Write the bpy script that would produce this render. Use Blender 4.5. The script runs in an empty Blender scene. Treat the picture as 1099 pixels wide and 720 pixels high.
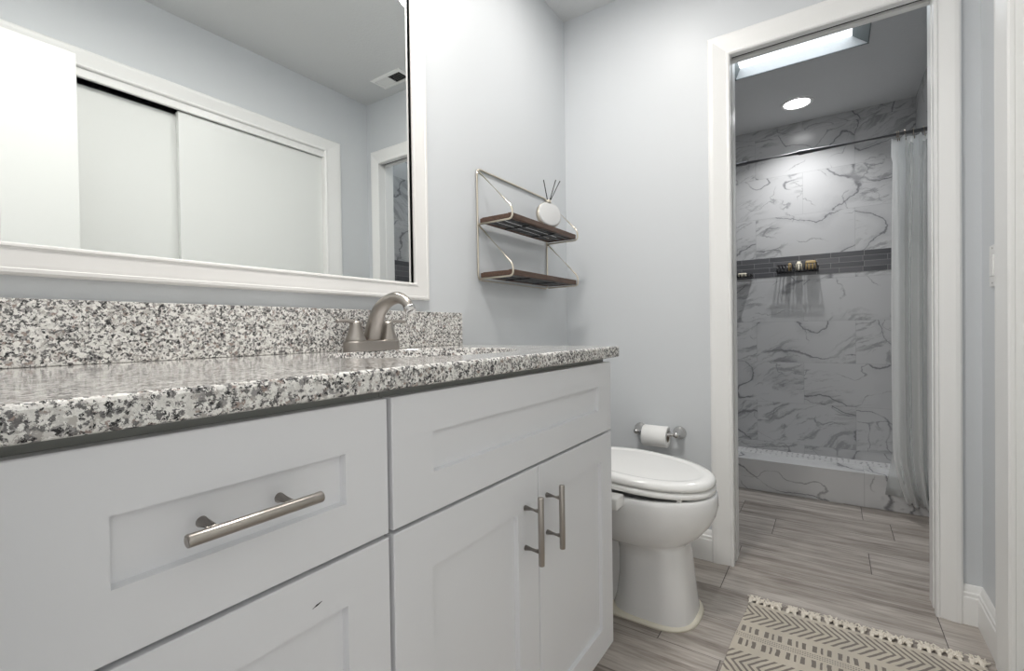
import bpy, bmesh, math, random
from mathutils import Vector, Matrix
random.seed(7)
PI = math.pi
SC = bpy.context.scene
COL = SC.collection

# ------------------------------------------------------------------ camera
F_PX, YAW, PITCH, ROLL, CAM_H = 507.6046, 0.5937, 0.0114, -0.0146, 0.9567
def setup_camera():
    cf = Vector((math.cos(YAW) * math.cos(PITCH), math.sin(YAW) * math.cos(PITCH), -math.sin(PITCH)))
    r = Vector((math.sin(YAW), -math.cos(YAW), 0)); u = r.cross(cf)
    r2 = r * math.cos(ROLL) + u * math.sin(ROLL)
    u2 = -r * math.sin(ROLL) + u * math.cos(ROLL)
    cd = bpy.data.cameras.new('camera')
    cd.sensor_fit = 'HORIZONTAL'; cd.sensor_width = 36.0
    cd.lens = F_PX * 36.0 / 1099.0
    cd.clip_start = 0.005; cd.clip_end = 100
    o = bpy.data.objects.new('camera', cd); COL.objects.link(o)
    m = Matrix.Identity(4)
    for i in range(3):
        m[i][0], m[i][1], m[i][2] = r2[i], u2[i], -cf[i]
    m[0][3], m[1][3], m[2][3] = 0, 0, CAM_H
    o.matrix_world = m
    SC.camera = o
setup_camera()

# ------------------------------------------------------------------ world, exposure, lights
VS = SC.view_settings
VS.view_transform = 'Standard'; VS.look = 'None'; VS.gamma = 1.0; VS.use_curve_mapping = False
VS.exposure = 0.27
SC.display_settings.display_device = 'sRGB'
W_ = bpy.data.worlds.new('world'); SC.world = W_
W_.use_nodes = True
W_.node_tree.nodes['Background'].inputs[0].default_value = (1.0, 0.99, 0.97, 1)
W_.node_tree.nodes['Background'].inputs[1].default_value = 0.95
SC.cycles.use_denoising = True
SC.cycles.max_bounces = 12
SC.cycles.diffuse_bounces = 6
SC.cycles.glossy_bounces = 6
SC.cycles.sample_clamp_indirect = 6.0
SC.cycles.caustics_reflective = False
SC.cycles.caustics_refractive = False

P_CEIL, P_DOME_FILL, P_SHOWER, P_HALL_FILL = 3.6, 11.5, 5.0, 0.8
E_SKY = 2.3
def area(name, loc, rot, power, size, col=(1, 1, 1), shape='DISK', sy=None, spread=None):
    l = bpy.data.lights.new(name, 'AREA'); l.energy = power; l.color = col
    l.shape = shape; l.size = size
    if sy: l.size_y = sy
    if spread: l.spread = spread
    o = bpy.data.objects.new(name, l); COL.objects.link(o)
    o.location = loc; o.rotation_euler = rot
    return o
WARM = (1.0, 0.965, 0.92)
LX, LY = 1.505, .605
area('ceiling_downlight_lamp', (LX, LY, 2.408), (0, 0, 0), P_CEIL, 0.13, WARM)
area('shower_downlight_lamp', (3.68, 0.18, 2.415), (0, 0, 0), P_SHOWER, 0.04, (1, 1, 1), spread=2.2)
area('added_dome_fill', (.62, .60, 2.352), (0, 0, 0), P_DOME_FILL, 0.26, WARM)  # added unseen fill lamp that brightens the vanity room
area('added_hall_fill', (-0.75, 0.0, 1.55), (0, -PI / 2, 0), P_HALL_FILL, 0.6, (1, 0.98, 0.96), 'RECTANGLE', 0.9)  # added unseen fill behind the camera, standing in for hall light

# ------------------------------------------------------------------ measured planes
D, W, CH = 2.052, 1.059, 2.432          # far wall x, vanity wall y, ceiling height
YR = -0.392                             # right wall
ZC, TC = 0.909, 0.030                   # counter top, thickness
XC, YC = 1.2406, 0.4836                 # counter end, counter front
YF = 0.496                              # cabinet fronts
SX = 2.165                              # shower side of the partition
RX = 4.03                               # shower rear wall
SYR = -0.462                            # shower right wall

# ------------------------------------------------------------------ helpers: meshes
def NB(): return bmesh.new()
def box(bm, x0, x1, y0, y1, z0, z1, bev=0.0, seg=2):
    v = [bm.verts.new(p) for p in ((x0, y0, z0), (x1, y0, z0), (x1, y1, z0), (x0, y1, z0),
                                   (x0, y0, z1), (x1, y0, z1), (x1, y1, z1), (x0, y1, z1))]
    fs = [bm.faces.new([v[i] for i in q]) for q in ((3, 2, 1, 0), (4, 5, 6, 7), (0, 1, 5, 4), (1, 2, 6, 5), (2, 3, 7, 6), (3, 0, 4, 7))]
    if bev > 0:
        es = list({e for f in fs for e in f.edges})
        bmesh.ops.bevel(bm, geom=es, offset=bev, segments=seg, affect='EDGES', profile=0.5)
    return v
def frame_from(d):
    d = d.normalized()
    a = Vector((0, 0, 1)) if abs(d.z) < 0.9 else Vector((1, 0, 0))
    u = d.cross(a).normalized(); w = u.cross(d).normalized()
    return u, w
def ring_loft(bm, rings, closed=False, cap=True, smooth=True):
    vs = [[bm.verts.new(p) for p in r] for r in rings]
    n = len(vs[0]); m = len(vs)
    fs = []
    for i in range(m if closed else m - 1):
        a, b = vs[i], vs[(i + 1) % m]
        for j in range(n):
            f = bm.faces.new((a[j], a[(j + 1) % n], b[(j + 1) % n], b[j])); f.smooth = smooth; fs.append(f)
    if cap and not closed:
        bm.faces.new(list(reversed(vs[0]))); bm.faces.new(vs[-1])
    return vs
def tube(bm, pts, r, seg=10, closed=False, cap=True, flat=1.0):
    pts = [Vector(p) for p in pts]; n = len(pts)
    rs = r if isinstance(r, (list, tuple)) else [r] * n
    rings = []; prev = None
    for i, p in enumerate(pts):
        if closed: t = (pts[(i + 1) % n] - pts[i - 1])
        elif i == 0: t = pts[1] - pts[0]
        elif i == n - 1: t = pts[-1] - pts[-2]
        else: t = (pts[i + 1] - p).normalized() + (p - pts[i - 1]).normalized()
        t.normalize()
        if prev is None: u, w = frame_from(t)
        else:
            u = (prev - t * prev.dot(t)).normalized(); w = t.cross(u)
        prev = u
        rings.append([p + (u * math.cos(2 * PI * k / seg) + w * math.sin(2 * PI * k / seg) * flat) * rs[i] for k in range(seg)])
    ring_loft(bm, rings, closed=closed, cap=cap)
def fillet(pts, rad, n=5, closed=False):
    """round the corners of a polyline"""
    pts = [Vector(p) for p in pts]; out = []
    m = len(pts)
    for i, p in enumerate(pts):
        if not closed and i in (0, m - 1): out.append(p); continue
        a, b = pts[i - 1], pts[(i + 1) % m]
        da, db = (a - p), (b - p)
        l = min(rad, da.length * .45, db.length * .45)
        p0, p1 = p + da.normalized() * l, p + db.normalized() * l
        for k in range(n + 1):
            t = k / n
            out.append(p0 * (1 - t) ** 2 + p * 2 * t * (1 - t) + p1 * t * t)
    return out
def catmull(pts, n=8):
    pts = [Vector(p) for p in pts]; out = []
    P = [pts[0] * 2 - pts[1]] + pts + [pts[-1] * 2 - pts[-2]]
    for i in range(1, len(P) - 2):
        a, b, c, d = P[i - 1:i + 3]
        for k in range(n):
            t = k / n
            out.append(0.5 * ((2 * b) + (c - a) * t + (2 * a - 5 * b + 4 * c - d) * t * t + (3 * b - a - 3 * c + d) * t ** 3))
    out.append(pts[-1]); return out
def cyl(bm, p0, p1, r, seg=16, bev=0.0):
    p0, p1 = Vector(p0), Vector(p1)
    if bev:
        d = (p1 - p0).normalized()
        tube(bm, [p0, p0 + d * bev * .3, p0 + d * bev, p1 - d * bev, p1 - d * bev * .3, p1], [r - bev, r - bev * .3, r, r, r - bev * .3, r - bev], seg)
    else: tube(bm, [p0, p1], r, seg)
def lathe(bm, prof, o, axis=(0, 0, 1), seg=28, cap=True):
    ax = Vector(axis).normalized(); u, w = frame_from(ax); o = Vector(o)
    rings = [[o + ax * h + (u * math.cos(2 * PI * k / seg) + w * math.sin(2 * PI * k / seg)) * max(r, 1e-5) for k in range(seg)] for r, h in prof]
    ring_loft(bm, rings, cap=cap)
def sweep_rect(bm, prof, s0, s1, z0, z1, mp, closed=True, sl=1, sr=1, st=1, sb=1):
    """profile (d outward from the opening, t thickness) mitred round a rectangle in plane (s,z)"""
    def pt(d, t, c):
        return mp(*{0: (s0 - d * sl, z0 - (d * sb if closed else 0), t), 1: (s0 - d * sl, z1 + d * st, t),
                    2: (s1 + d * sr, z1 + d * st, t), 3: (s1 + d * sr, z0 - (d * sb if closed else 0), t)}[c])
    rings = [[pt(d, t, c) for d, t in prof] for c in range(4)]
    ring_loft(bm, rings, closed=closed, cap=not closed, smooth=False)
def strip_sweep(bm, prof, path, up=None):
    """profile (t out from the wall, z) along a plan polyline of (x,y,nx,ny)"""
    rings = [[(x + nx * t, y + ny * t, z) for t, z in prof] for x, y, nx, ny in path]
    ring_loft(bm, rings, smooth=False)

# ------------------------------------------------------------------ helpers: objects
ORG = {}
def link_mesh(name, bm, mat, origin, smooth_angle=None):
    bmesh.ops.recalc_face_normals(bm, faces=bm.faces[:])
    bmesh.ops.translate(bm, verts=bm.verts[:], vec=-Vector(origin))
    me = bpy.data.meshes.new(name); bm.to_mesh(me); bm.free()
    me.materials.append(mat)
    o = bpy.data.objects.new(name, me); COL.objects.link(o)
    return o
def tag(o, label=None, cat=None, group=None, kind=None):
    if label: o['label'] = label
    if cat: o['category'] = cat
    if group: o['group'] = group
    if kind: o['kind'] = kind
    return o
def thing(name, label, cat, loc, group=None):
    o = bpy.data.objects.new(name, None); COL.objects.link(o)
    o.location = loc; o.empty_display_size = 0.05; ORG[o.name] = Vector(loc)
    return tag(o, label, cat, group)
def part(name, bm, mat, parent, label=None):
    og = ORG[parent.name]
    o = link_mesh(name, bm, mat, og); o.parent = parent; ORG[o.name] = og
    if label: o['label'] = label
    return o
def solo(name, bm, mat, loc, label, cat, group=None):
    o = link_mesh(name, bm, mat, loc); o.location = loc; ORG[o.name] = Vector(loc)
    return tag(o, label, cat, group)
def struct(name, bm, mat, label, cat, loc=(0, 0, 0)):
    o = link_mesh(name, bm, mat, loc); o.location = loc; ORG[o.name] = Vector(loc)
    return tag(o, label, cat, None, 'structure')
def subsurf(o, lv=2):
    m = o.modifiers.new('sub', 'SUBSURF'); m.levels = lv; m.render_levels = lv
def smooth(bm):
    for f in bm.faces: f.smooth = True

# ------------------------------------------------------------------ helpers: materials
class NT:
    def __init__(s, name):
        s.m = bpy.data.materials.new(name); s.m.use_nodes = True
        s.t = s.m.node_tree; s.b = s.t.nodes['Principled BSDF']
    def n(s, ty, ins=None, **at):
        nd = s.t.nodes.new(ty)
        for k, v in at.items(): setattr(nd, k, v)
        for k, v in (ins or {}).items(): s.set(nd.inputs[k], v)
        return nd
    def set(s, sock, v):
        if isinstance(v, bpy.types.NodeSocket): s.t.links.new(v, sock)
        else: sock.default_value = v
    def math(s, op, a, b=None, c=None, clamp=False):
        nd = s.n('ShaderNodeMath', operation=op, use_clamp=clamp)
        for i, v in enumerate((a, b, c)):
            if v is not None: s.set(nd.inputs[i], v)
        return nd.outputs[0]
    def vmath(s, op, a, b=None, scale=None):
        nd = s.n('ShaderNodeVectorMath', operation=op)
        s.set(nd.inputs[0], a)
        if b is not None: s.set(nd.inputs[1], b)
        if scale is not None: s.set(nd.inputs['Scale'], scale)
        return nd.outputs[0]
    def mix(s, f, a, b, blend='MIX'):
        nd = s.n('ShaderNodeMix', data_type='RGBA', blend_type=blend)
        s.set(nd.inputs[0], f); s.set(nd.inputs[6], a); s.set(nd.inputs[7], b)
        return nd.outputs[2]
    def step(s, v, a, b):
        nd = s.n('ShaderNodeMapRange', interpolation_type='SMOOTHSTEP')
        s.set(nd.inputs[0], v); s.set(nd.inputs[1], a); s.set(nd.inputs[2], b)
        return nd.outputs[0]
    def pos(s, obj=True):
        return s.n('ShaderNodeTexCoord').outputs['Object'] if obj else s.n('ShaderNodeNewGeometry').outputs['Position']
    def noise(s, v, scale, detail=2, rough=.5, dist=0, out='Fac'):
        return s.n('ShaderNodeTexNoise', {'Vector': v, 'Scale': scale, 'Detail': detail, 'Roughness': rough, 'Distortion': dist}).outputs[out]
    def ramp(s, f, stops, interp='LINEAR'):
        nd = s.n('ShaderNodeValToRGB', {'Fac': f}); cr = nd.color_ramp; cr.interpolation = interp
        while len(cr.elements) < len(stops): cr.elements.new(0.5)
        for e, (p, c) in zip(cr.elements, stops): e.position = p; e.color = (*c, 1) if len(c) == 3 else c
        return nd.outputs[0]
    def bump(s, h, strength, dist=.001):
        s.set(s.b.inputs['Normal'], s.n('ShaderNodeBump', {'Height': h, 'Strength': strength, 'Distance': dist}).outputs[0])
    def out(s, col=None, rough=None, metal=None, spec=None, **kw):
        if col is not None: s.set(s.b.inputs['Base Color'], col if isinstance(col, bpy.types.NodeSocket) else (*col, 1))
        if rough is not None: s.set(s.b.inputs['Roughness'], rough)
        if metal is not None: s.set(s.b.inputs['Metallic'], metal)
        if spec is not None: s.set(s.b.inputs['Specular IOR Level'], spec)
        for k, v in kw.items(): s.set(s.b.inputs[k.replace('_', ' ')], v)
        return s.m
def rgb(r, g, b): return (r, g, b, 1)

def paint(name, col, rough=.5, bumpy=0, bscale=220, spec=.4):
    t = NT(name); p = t.pos(False)
    v = t.noise(p, 3.0, 3)
    c = t.mix(t.math('MULTIPLY', v, .06), rgb(*col), rgb(*[x * .9 for x in col]))
    if bumpy: t.bump(t.noise(p, bscale, 4, .6), bumpy, .002)
    return t.out(c, rough, spec=spec)
def metal(name, col, rough=.3, aniso=0.0, brushed=0):
    t = NT(name); p = t.pos(True)
    n = t.noise(p, 60, 3)
    r = t.math('ADD', rough - .02, t.math('MULTIPLY', n, .04))
    return t.out(rgb_sock(t, col, n), r, 1.0)
def rgb_sock(t, col, n):
    return t.mix(n, rgb(*[x * .985 for x in col]), rgb(*[min(1, x * 1.015) for x in col]))

M = {}
M['wall'] = paint('blue_grey_wall_paint', (.652, .674, .696), .42, .10, 180)
M['ceiling'] = paint('textured_ceiling_paint', (.66, .67, .675), .8, .8, 70)
M['trim'] = paint('white_trim_paint', (.86, .86, .85), .3)
M['door'] = paint('white_door_paint', (.80, .815, .80), .35)
M['cabinet'] = paint('white_cabinet_lacquer', (.755, .762, .785), .38)
M['carcass'] = paint('grey_cabinet_box', (.30, .31, .29), .6)
M['frame'] = paint('white_mirror_frame', (.80, .79, .775), .4)
M['stone'] = paint('pale_grey_stone', (.60, .605, .61), .35)
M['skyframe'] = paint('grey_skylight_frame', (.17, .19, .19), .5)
M['plastic'] = paint('white_plastic', (.82, .82, .81), .3)
M['porcelain'] = NT('white_porcelain').out((.83, .83, .835), .08, spec=.5, Coat_Weight=.3, Coat_Roughness=.03)
M['seatplastic'] = NT('white_seat_plastic').out((.86, .86, .85), .16)
M['dark'] = NT('shade_and_scuff_black').out((.012, .012, .012), .8)  # painted shade for slot, mirror gap and duct; also the scuff
M['nickel'] = metal('brushed_nickel', (.40, .37, .34), .31)
M['chrome'] = metal('polished_nickel', (.62, .61, .60), .14)
M['champagne'] = metal('champagne_wire', (.72, .66, .56), .3)
M['rodmetal'] = metal('dark_steel_rod', (.22, .22, .23), .5)
M['bronze'] = metal('bronze_hooks', (.30, .26, .21), .3)
M['blackwire'] = NT('black_coated_wire').out((.015, .015, .016), .35)
M['blackslat'] = NT('black_painted_slat').out((.02, .02, .022), .45)
M['reed'] = NT('black_reed').out((.03, .028, .025), .7)
M['paper'] = paint('tissue_paper', (.88, .88, .87), .9)
M['card'] = paint('cardboard_core', (.25, .21, .17), .9)
M['caulk'] = paint('aged_caulk', (.78, .74, .63), .5)
M['soap'] = paint('cream_soap', (.80, .74, .60), .4)
M['tan'] = paint('tan_wood_handle', (.50, .36, .17), .5)
M['mirror'] = NT('mirror_silver').out((.93, .95, .94), .0, 1.0)
def m_wood():
    t = NT('walnut_wood'); p = t.pos(True)
    q = t.vmath('MULTIPLY', p, (6, 60, 60))
    g = t.noise(q, 3, 6, .6, .6)
    return t.out(t.ramp(g, [(.3, (.045, .024, .016)), (.7, (.125, .07, .047))]), .5)
M['wood'] = m_wood()
def emit(name, col, st):
    t = NT(name)
    return t.out((.8, .8, .8), .5, Emission_Color=rgb(*col), Emission_Strength=st)
M['lamp'] = emit('lit_lamp_lens', (1, .98, .95), 8)
M['showerlamp'] = emit('lit_shower_lens', (1, 1, 1), 8)
M['sky'] = emit('bright_skylight', (.87, .945, 1.0), E_SKY)
M['globe'] = emit('added_fill_glass', (1, .97, .93), 9)  # glow of the added dome and vanity fixtures

def m_granite():
    t = NT('speckled_granite'); p = t.pos(True)
    w = t.vmath('ADD', p, t.vmath('SCALE', t.vmath('SUBTRACT', t.noise(p, 190, 4, .7, out='Color'), (.5, .5, .5)), scale=.013))
    def vor(scale, off):
        nd = t.n('ShaderNodeTexVoronoi', {'Vector': t.vmath('ADD', w, off), 'Scale': scale}, feature='F1')
        return t.n('ShaderNodeSeparateColor', {0: nd.outputs['Color']}).outputs[0]
    clump = t.noise(p, 45, 3, .6)
    def cl(v, k): return t.math('ADD', v, t.math('MULTIPLY', t.math('SUBTRACT', clump, .5), k))
    bigv = cl(vor(172, (0, 0, 0)), .55)
    base = t.ramp(bigv, [(0, (.30, .29, .285)), (.10, (.42, .395, .375)), (.17, (.33, .262, .235)), (.235, (.50, .475, .45)), (.36, (.74, .725, .695)), (.60, (.89, .875, .845)), (.86, (.66, .645, .62))], 'CONSTANT')
    c = t.mix(t.step(cl(vor(240, (9, 4, 2)), .5), .24, .22), base, rgb(.15, .145, .145))
    c = t.mix(t.step(cl(vor(330, (3, 1, 7)), .45), .20, .18), c, rgb(.02, .02, .022))
    c = t.mix(t.step(vor(300, (5, 8, 1)), .14, .12), c, rgb(.80, .79, .76))
    fine = t.noise(p, 700, 2)
    c = t.mix(t.math('MULTIPLY', t.step(fine, .5, .72), .35), c, rgb(.46, .445, .43))
    return t.out(c, .09, spec=.5)
M['granite'] = m_granite()

def m_floor():
    t = NT('wood_look_tile'); p = t.pos(False)
    xyz = t.n('ShaderNodeSeparateXYZ', {0: p}).outputs
    kx = t.math('DIVIDE', t.math('SUBTRACT', xyz[0], 1.851), .2035)
    k = t.math('FLOOR', kx); fx = t.math('SUBTRACT', kx, k)
    off = t.math('MULTIPLY', t.n('ShaderNodeTexWhiteNoise', {'W': k}, noise_dimensions='1D').outputs[0], .62)
    for row, o_ in ((0, .343), (-1, .60), (-2, .45), (-3, .269), (1, .33), (2, .501), (3, .232), (4, .397), (5, .501)):
        sel = t.math('COMPARE', k, float(row), .1)
        off = t.math('ADD', t.math('MULTIPLY', off, t.math('SUBTRACT', 1.0, sel)), t.math('MULTIPLY', sel, o_))
    ky = t.math('DIVIDE', t.math('SUBTRACT', xyz[1], off), .625)
    j = t.math('FLOOR', ky); fy = t.math('SUBTRACT', ky, j)
    idv = t.n('ShaderNodeCombineXYZ', {0: k, 1: j}).outputs[0]
    rnd = t.n('ShaderNodeTexWhiteNoise', {'Vector': idv}, noise_dimensions='3D')
    q = t.vmath('ADD', t.vmath('MULTIPLY', p, (1, .075, 1)), t.vmath('SCALE', rnd.outputs['Color'], scale=7.0))
    g1 = t.noise(q, 42, 5, .62, .35); g2 = t.noise(q, 150, 3, .6, .2); g3 = t.noise(q, 11, 3, .5, .5)
    g = t.math('ADD', t.math('ADD', t.math('MULTIPLY', g1, .5), t.math('MULTIPLY', g2, .28)), t.math('MULTIPLY', g3, .34))
    g = t.math('ADD', g, t.math('MULTIPLY', t.math('SUBTRACT', rnd.outputs['Value'], .5), .07))
    c = t.ramp(g, [(.36, (.165, .139, .121)), (.48, (.30, .265, .236)), (.57, (.42, .380, .345)), (.68, (.55, .509, .470))])
    def edge(f, w): return t.math('MAXIMUM', t.step(f, w, w * .5), t.step(f, 1 - w, 1 - w * .5))
    e = t.math('MAXIMUM', t.math('MULTIPLY', edge(fx, .0068), .75), edge(fy, .0026))
    c = t.mix(e, c, rgb(.06, .05, .045))
    t.bump(t.math('SUBTRACT', t.math('MULTIPLY', g, .3), e), .25, .002)
    return t.out(c, .42, spec=.4)
M['floor'] = m_floor()

def m_marble(name, axis, base=.55, zs=.09):
    t = NT(name); p = t.pos(False)
    xyz = t.n('ShaderNodeSeparateXYZ', {0: p}).outputs
    u, z = xyz[axis], xyz[2]
    z2 = t.math('SUBTRACT', z, t.math('MULTIPLY', t.math('GREATER_THAN', z, 1.40), .175))
    kz = t.math('DIVIDE', t.math('SUBTRACT', z2, zs), .30); k = t.math('FLOOR', kz); fz = t.math('SUBTRACT', kz, k)
    odd = t.math('ABSOLUTE', t.math('MODULO', k, 2.0))
    ku = t.math('DIVIDE', t.math('SUBTRACT', t.math('SUBTRACT', u, -.14), t.math('MULTIPLY', odd, .305)), .61)
    j = t.math('FLOOR', ku); fu = t.math('SUBTRACT', ku, j)
    idv = t.n('ShaderNodeCombineXYZ', {0: k, 1: j, 2: 3.3}).outputs[0]
    rnd = t.n('ShaderNodeTexWhiteNoise', {'Vector': idv}, noise_dimensions='3D').outputs['Color']
    q = t.vmath('ADD', p, t.vmath('SCALE', rnd, scale=20.0))
    q = t.vmath('MULTIPLY', q, (1, 1, 1.25))
    wob = t.vmath('ADD', t.vmath('SCALE', t.vmath('SUBTRACT', t.noise(q, 2.2, 1, .5, out='Color'), (.5, .5, .5)), scale=.35), t.vmath('SCALE', t.vmath('SUBTRACT', t.noise(q, 14, 3, .6, out='Color'), (.5, .5, .5)), scale=.055))
    qq = t.vmath('ADD', q, wob)
    def vein(scale, w, m0, m1):
        d = t.math('ABSOLUTE', t.math('SUBTRACT', t.noise(qq, scale, 1, .4, .0), .5))
        m = t.step(t.noise(q, scale * 1.7, 2), m0, m1)
        return t.math('MULTIPLY', t.step(d, w, 0), m)
    v1 = vein(1.9, .0095, .31, .46); v2 = vein(3.4, .010, .43, .56)
    sm = t.math('MULTIPLY', vein(1.9, .075, .38, .58), t.noise(q, 30, 4, .7))
    c = rgb(base, base, base * 1.005)
    c = t.mix(t.math('MULTIPLY', sm, .75), c, rgb(.34, .34, .35))
    c = t.mix(t.math('MULTIPLY', v1, .9), c, rgb(.17, .17, .18))
    c = t.mix(t.math('MULTIPLY', v2, .7), c, rgb(.22, .22, .23))
    br = t.noise(t.vmath('MULTIPLY', t.vmath('ADD', qq, t.vmath('MULTIPLY', t.n('ShaderNodeCombineXYZ', {2: t.math('MULTIPLY', t.n('ShaderNodeSeparateXYZ', {0: q}).outputs[axis], .45)}).outputs[0], (1, 1, 1))), (2.2, 2.2, 9.0)), 2.0, 6, .68, .6)
    bm_ = t.step(t.noise(q, 1.6, 1), .44, .56)
    c = t.mix(t.math('MULTIPLY', t.math('MULTIPLY', t.step(br, .50, .62), bm_), .70), c, rgb(.24, .24, .245))
    cl = t.noise(q, 2.5, 3)
    c = t.mix(t.math('MULTIPLY', t.step(cl, .45, .75), .14), c, rgb(.45, .45, .46))
    def edge(f, w): return t.math('MAXIMUM', t.step(f, w, w * .6), t.step(f, 1 - w, 1 - w * .6))
    e = t.math('MAXIMUM', edge(fz, .0045), edge(fu, .0023))
    c = t.mix(t.math('MULTIPLY', e, .5), c, rgb(.30, .30, .31))
    return t.out(c, .22, spec=.45)
M['marble_y'] = m_marble('marble_tile_rear', 1)
M['marble_x'] = m_marble('marble_tile_side', 0)
def m_band(name, axis):
    t = NT(name); p = t.pos(False)
    xyz = t.n('ShaderNodeSeparateXYZ', {0: p}).outputs
    v = t.n('ShaderNodeCombineXYZ', {0: xyz[axis], 1: t.math('SUBTRACT', xyz[2], 1.322)}).outputs[0]
    b = t.n('ShaderNodeTexBrick', {'Vector': v, 'Scale': 1.0, 'Color1': rgb(.060, .060, .066), 'Color2': rgb(.13, .13, .137), 'Mortar': rgb(.34, .34, .34),
                                   'Mortar Size': .0011, 'Brick Width': .19, 'Row Height': .0365, 'Bias': -.1})
    b.offset = .37; b.squash = .7; b.squash_frequency = 2
    st = t.noise(t.vmath('MULTIPLY', p, (3, 3, 90)), 3, 3)
    c = t.mix(t.math('MULTIPLY', st, .45), b.outputs['Color'], rgb(.20, .20, .21))
    return t.out(c, .2, spec=.5)
M['band_y'] = m_band('glass_mosaic_rear', 1)
M['band_x'] = m_band('glass_mosaic_side', 0)
def m_penny():
    t = NT('shower_floor_mosaic'); p = t.pos(False)
    nd = t.n('ShaderNodeTexVoronoi', {'Vector': t.vmath('MULTIPLY', p, (1, 1, 0)), 'Scale': 30, 'Randomness': .25})
    c = t.mix(t.step(nd.outputs['Distance'], .26, .20), rgb(.70, .70, .70), rgb(.13, .13, .14))
    return t.out(c, .4)
M['penny'] = m_penny()
def m_rug():
    t = NT('woven_rug'); p = t.pos(False)
    xyz = t.n('ShaderNodeSeparateXYZ', {0: p}).outputs
    s = t.math('SUBTRACT', 1.797, xyz[0]); y = xyz[1]
    s = t.math('FLOORED_MODULO', s, .405)
    wob = t.math('MULTIPLY', t.math('SUBTRACT', t.noise(p, 40, 2), .5), .006)
    yy = t.math('ADD', y, wob)
    def inr(v, a, b): return t.math('MULTIPLY', t.math('GREATER_THAN', v, a), t.math('LESS_THAN', v, b))
    # chevrons: arms meet at the band's centre line
    def chev(c0, half, sgn, per):
        d = t.math('ABSOLUTE', t.math('SUBTRACT', s, c0))
        ph = t.math('DIVIDE', t.math('ADD', yy, t.math('MULTIPLY', d, sgn * -.80)), per)
        f = t.math('FRACT', t.math('ADD', ph, 50.0))
        return t.math('MULTIPLY', t.math('LESS_THAN', f, .40), t.math('LESS_THAN', d, half))
    a = chev(.070, .053, 1, .0215)
    b = chev(.338, .052, -1, .0215)
    def dash(s0, s1):
        f = t.math('FRACT', t.math('ADD', t.math('DIVIDE', t.math('SUBTRACT', yy, .2335), .0625), 50.5))
        def near(c, w): return t.math('LESS_THAN', t.math('ABSOLUTE', t.math('SUBTRACT', f, c)), w)
        m = t.math('MAXIMUM', t.math('MAXIMUM', near(.5, .085), near(.21, .045)), near(.92, .085))
        return t.math('MULTIPLY', m, inr(s, s0, s1))
    dd = t.math('MAXIMUM', dash(.150, .182), dash(.222, .256))
    ln = t.math('MAXIMUM', t.math('MAXIMUM', inr(s, .1925, .1955), inr(s, .2005, .2035)), inr(s, .2090, .2120))
    dots = t.math('LESS_THAN', t.math('FRACT', t.math('ADD', t.math('DIVIDE', y, .006), 200.0)), .62)
    ln = t.math('MULTIPLY', ln, dots)
    pat = t.math('MAXIMUM', t.math('MAXIMUM', a, b), t.math('MAXIMUM', dd, ln))
    wv = t.n('ShaderNodeTexWave', {'Vector': p, 'Scale': 90, 'Distortion': 1.5}, bands_direction='Y').outputs['Fac']
    wv2 = t.n('ShaderNodeTexWave', {'Vector': p, 'Scale': 110, 'Distortion': 1.0}, bands_direction='X').outputs['Fac']
    weave = t.math('MULTIPLY', wv, wv2)
    cream = t.mix(t.noise(p, 9, 3), rgb(.82, .765, .67), rgb(.90, .85, .77))
    c = t.mix(t.math('MULTIPLY', pat, .92), cream, rgb(.34, .305, .275))
    c = t.mix(t.math('MULTIPLY', weave, .07), c, rgb(.45, .40, .34))
    t.bump(weave, .3, .001)
    return t.out(c, .95, spec=.1)
M['rug'] = m_rug()
M['fringe'] = paint('cotton_fringe', (.78, .725, .64), .95)
def m_cloth(name, col, trans):
    t = NT(name); p = t.pos(True)
    w = t.n('ShaderNodeTexWave', {'Vector': p, 'Scale': 160, 'Distortion': .8}, bands_direction='Z').outputs['Fac']
    t.bump(t.math('ADD', w, t.noise(p, 60, 3)), .25, .001)
    m = t.out(t.mix(w, rgb(*col), rgb(*[c * .96 for c in col])), .9, spec=.15)
    o = t.t.nodes['Material Output']
    tr = t.n('ShaderNodeBsdfTranslucent', {'Color': rgb(*col)})
    mx = t.n('ShaderNodeMixShader', {0: trans, 1: t.b.outputs[0], 2: tr.outputs[0]})
    t.t.links.new(mx.outputs[0], o.inputs[0])
    return m
M['curtain'] = m_cloth('white_curtain_cloth', (.95, .955, .95), .45)
def m_liner():
    t = NT('clear_liner'); m = t.out((.8, .82, .82), .35)
    o = t.t.nodes['Material Output']
    tr = t.n('ShaderNodeBsdfTransparent', {'Color': rgb(.95, .96, .96)})
    mx = t.n('ShaderNodeMixShader', {0: .45, 1: t.b.outputs[0], 2: tr.outputs[0]})
    t.t.links.new(mx.outputs[0], o.inputs[0])
    return m
M['liner'] = m_liner()

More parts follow.
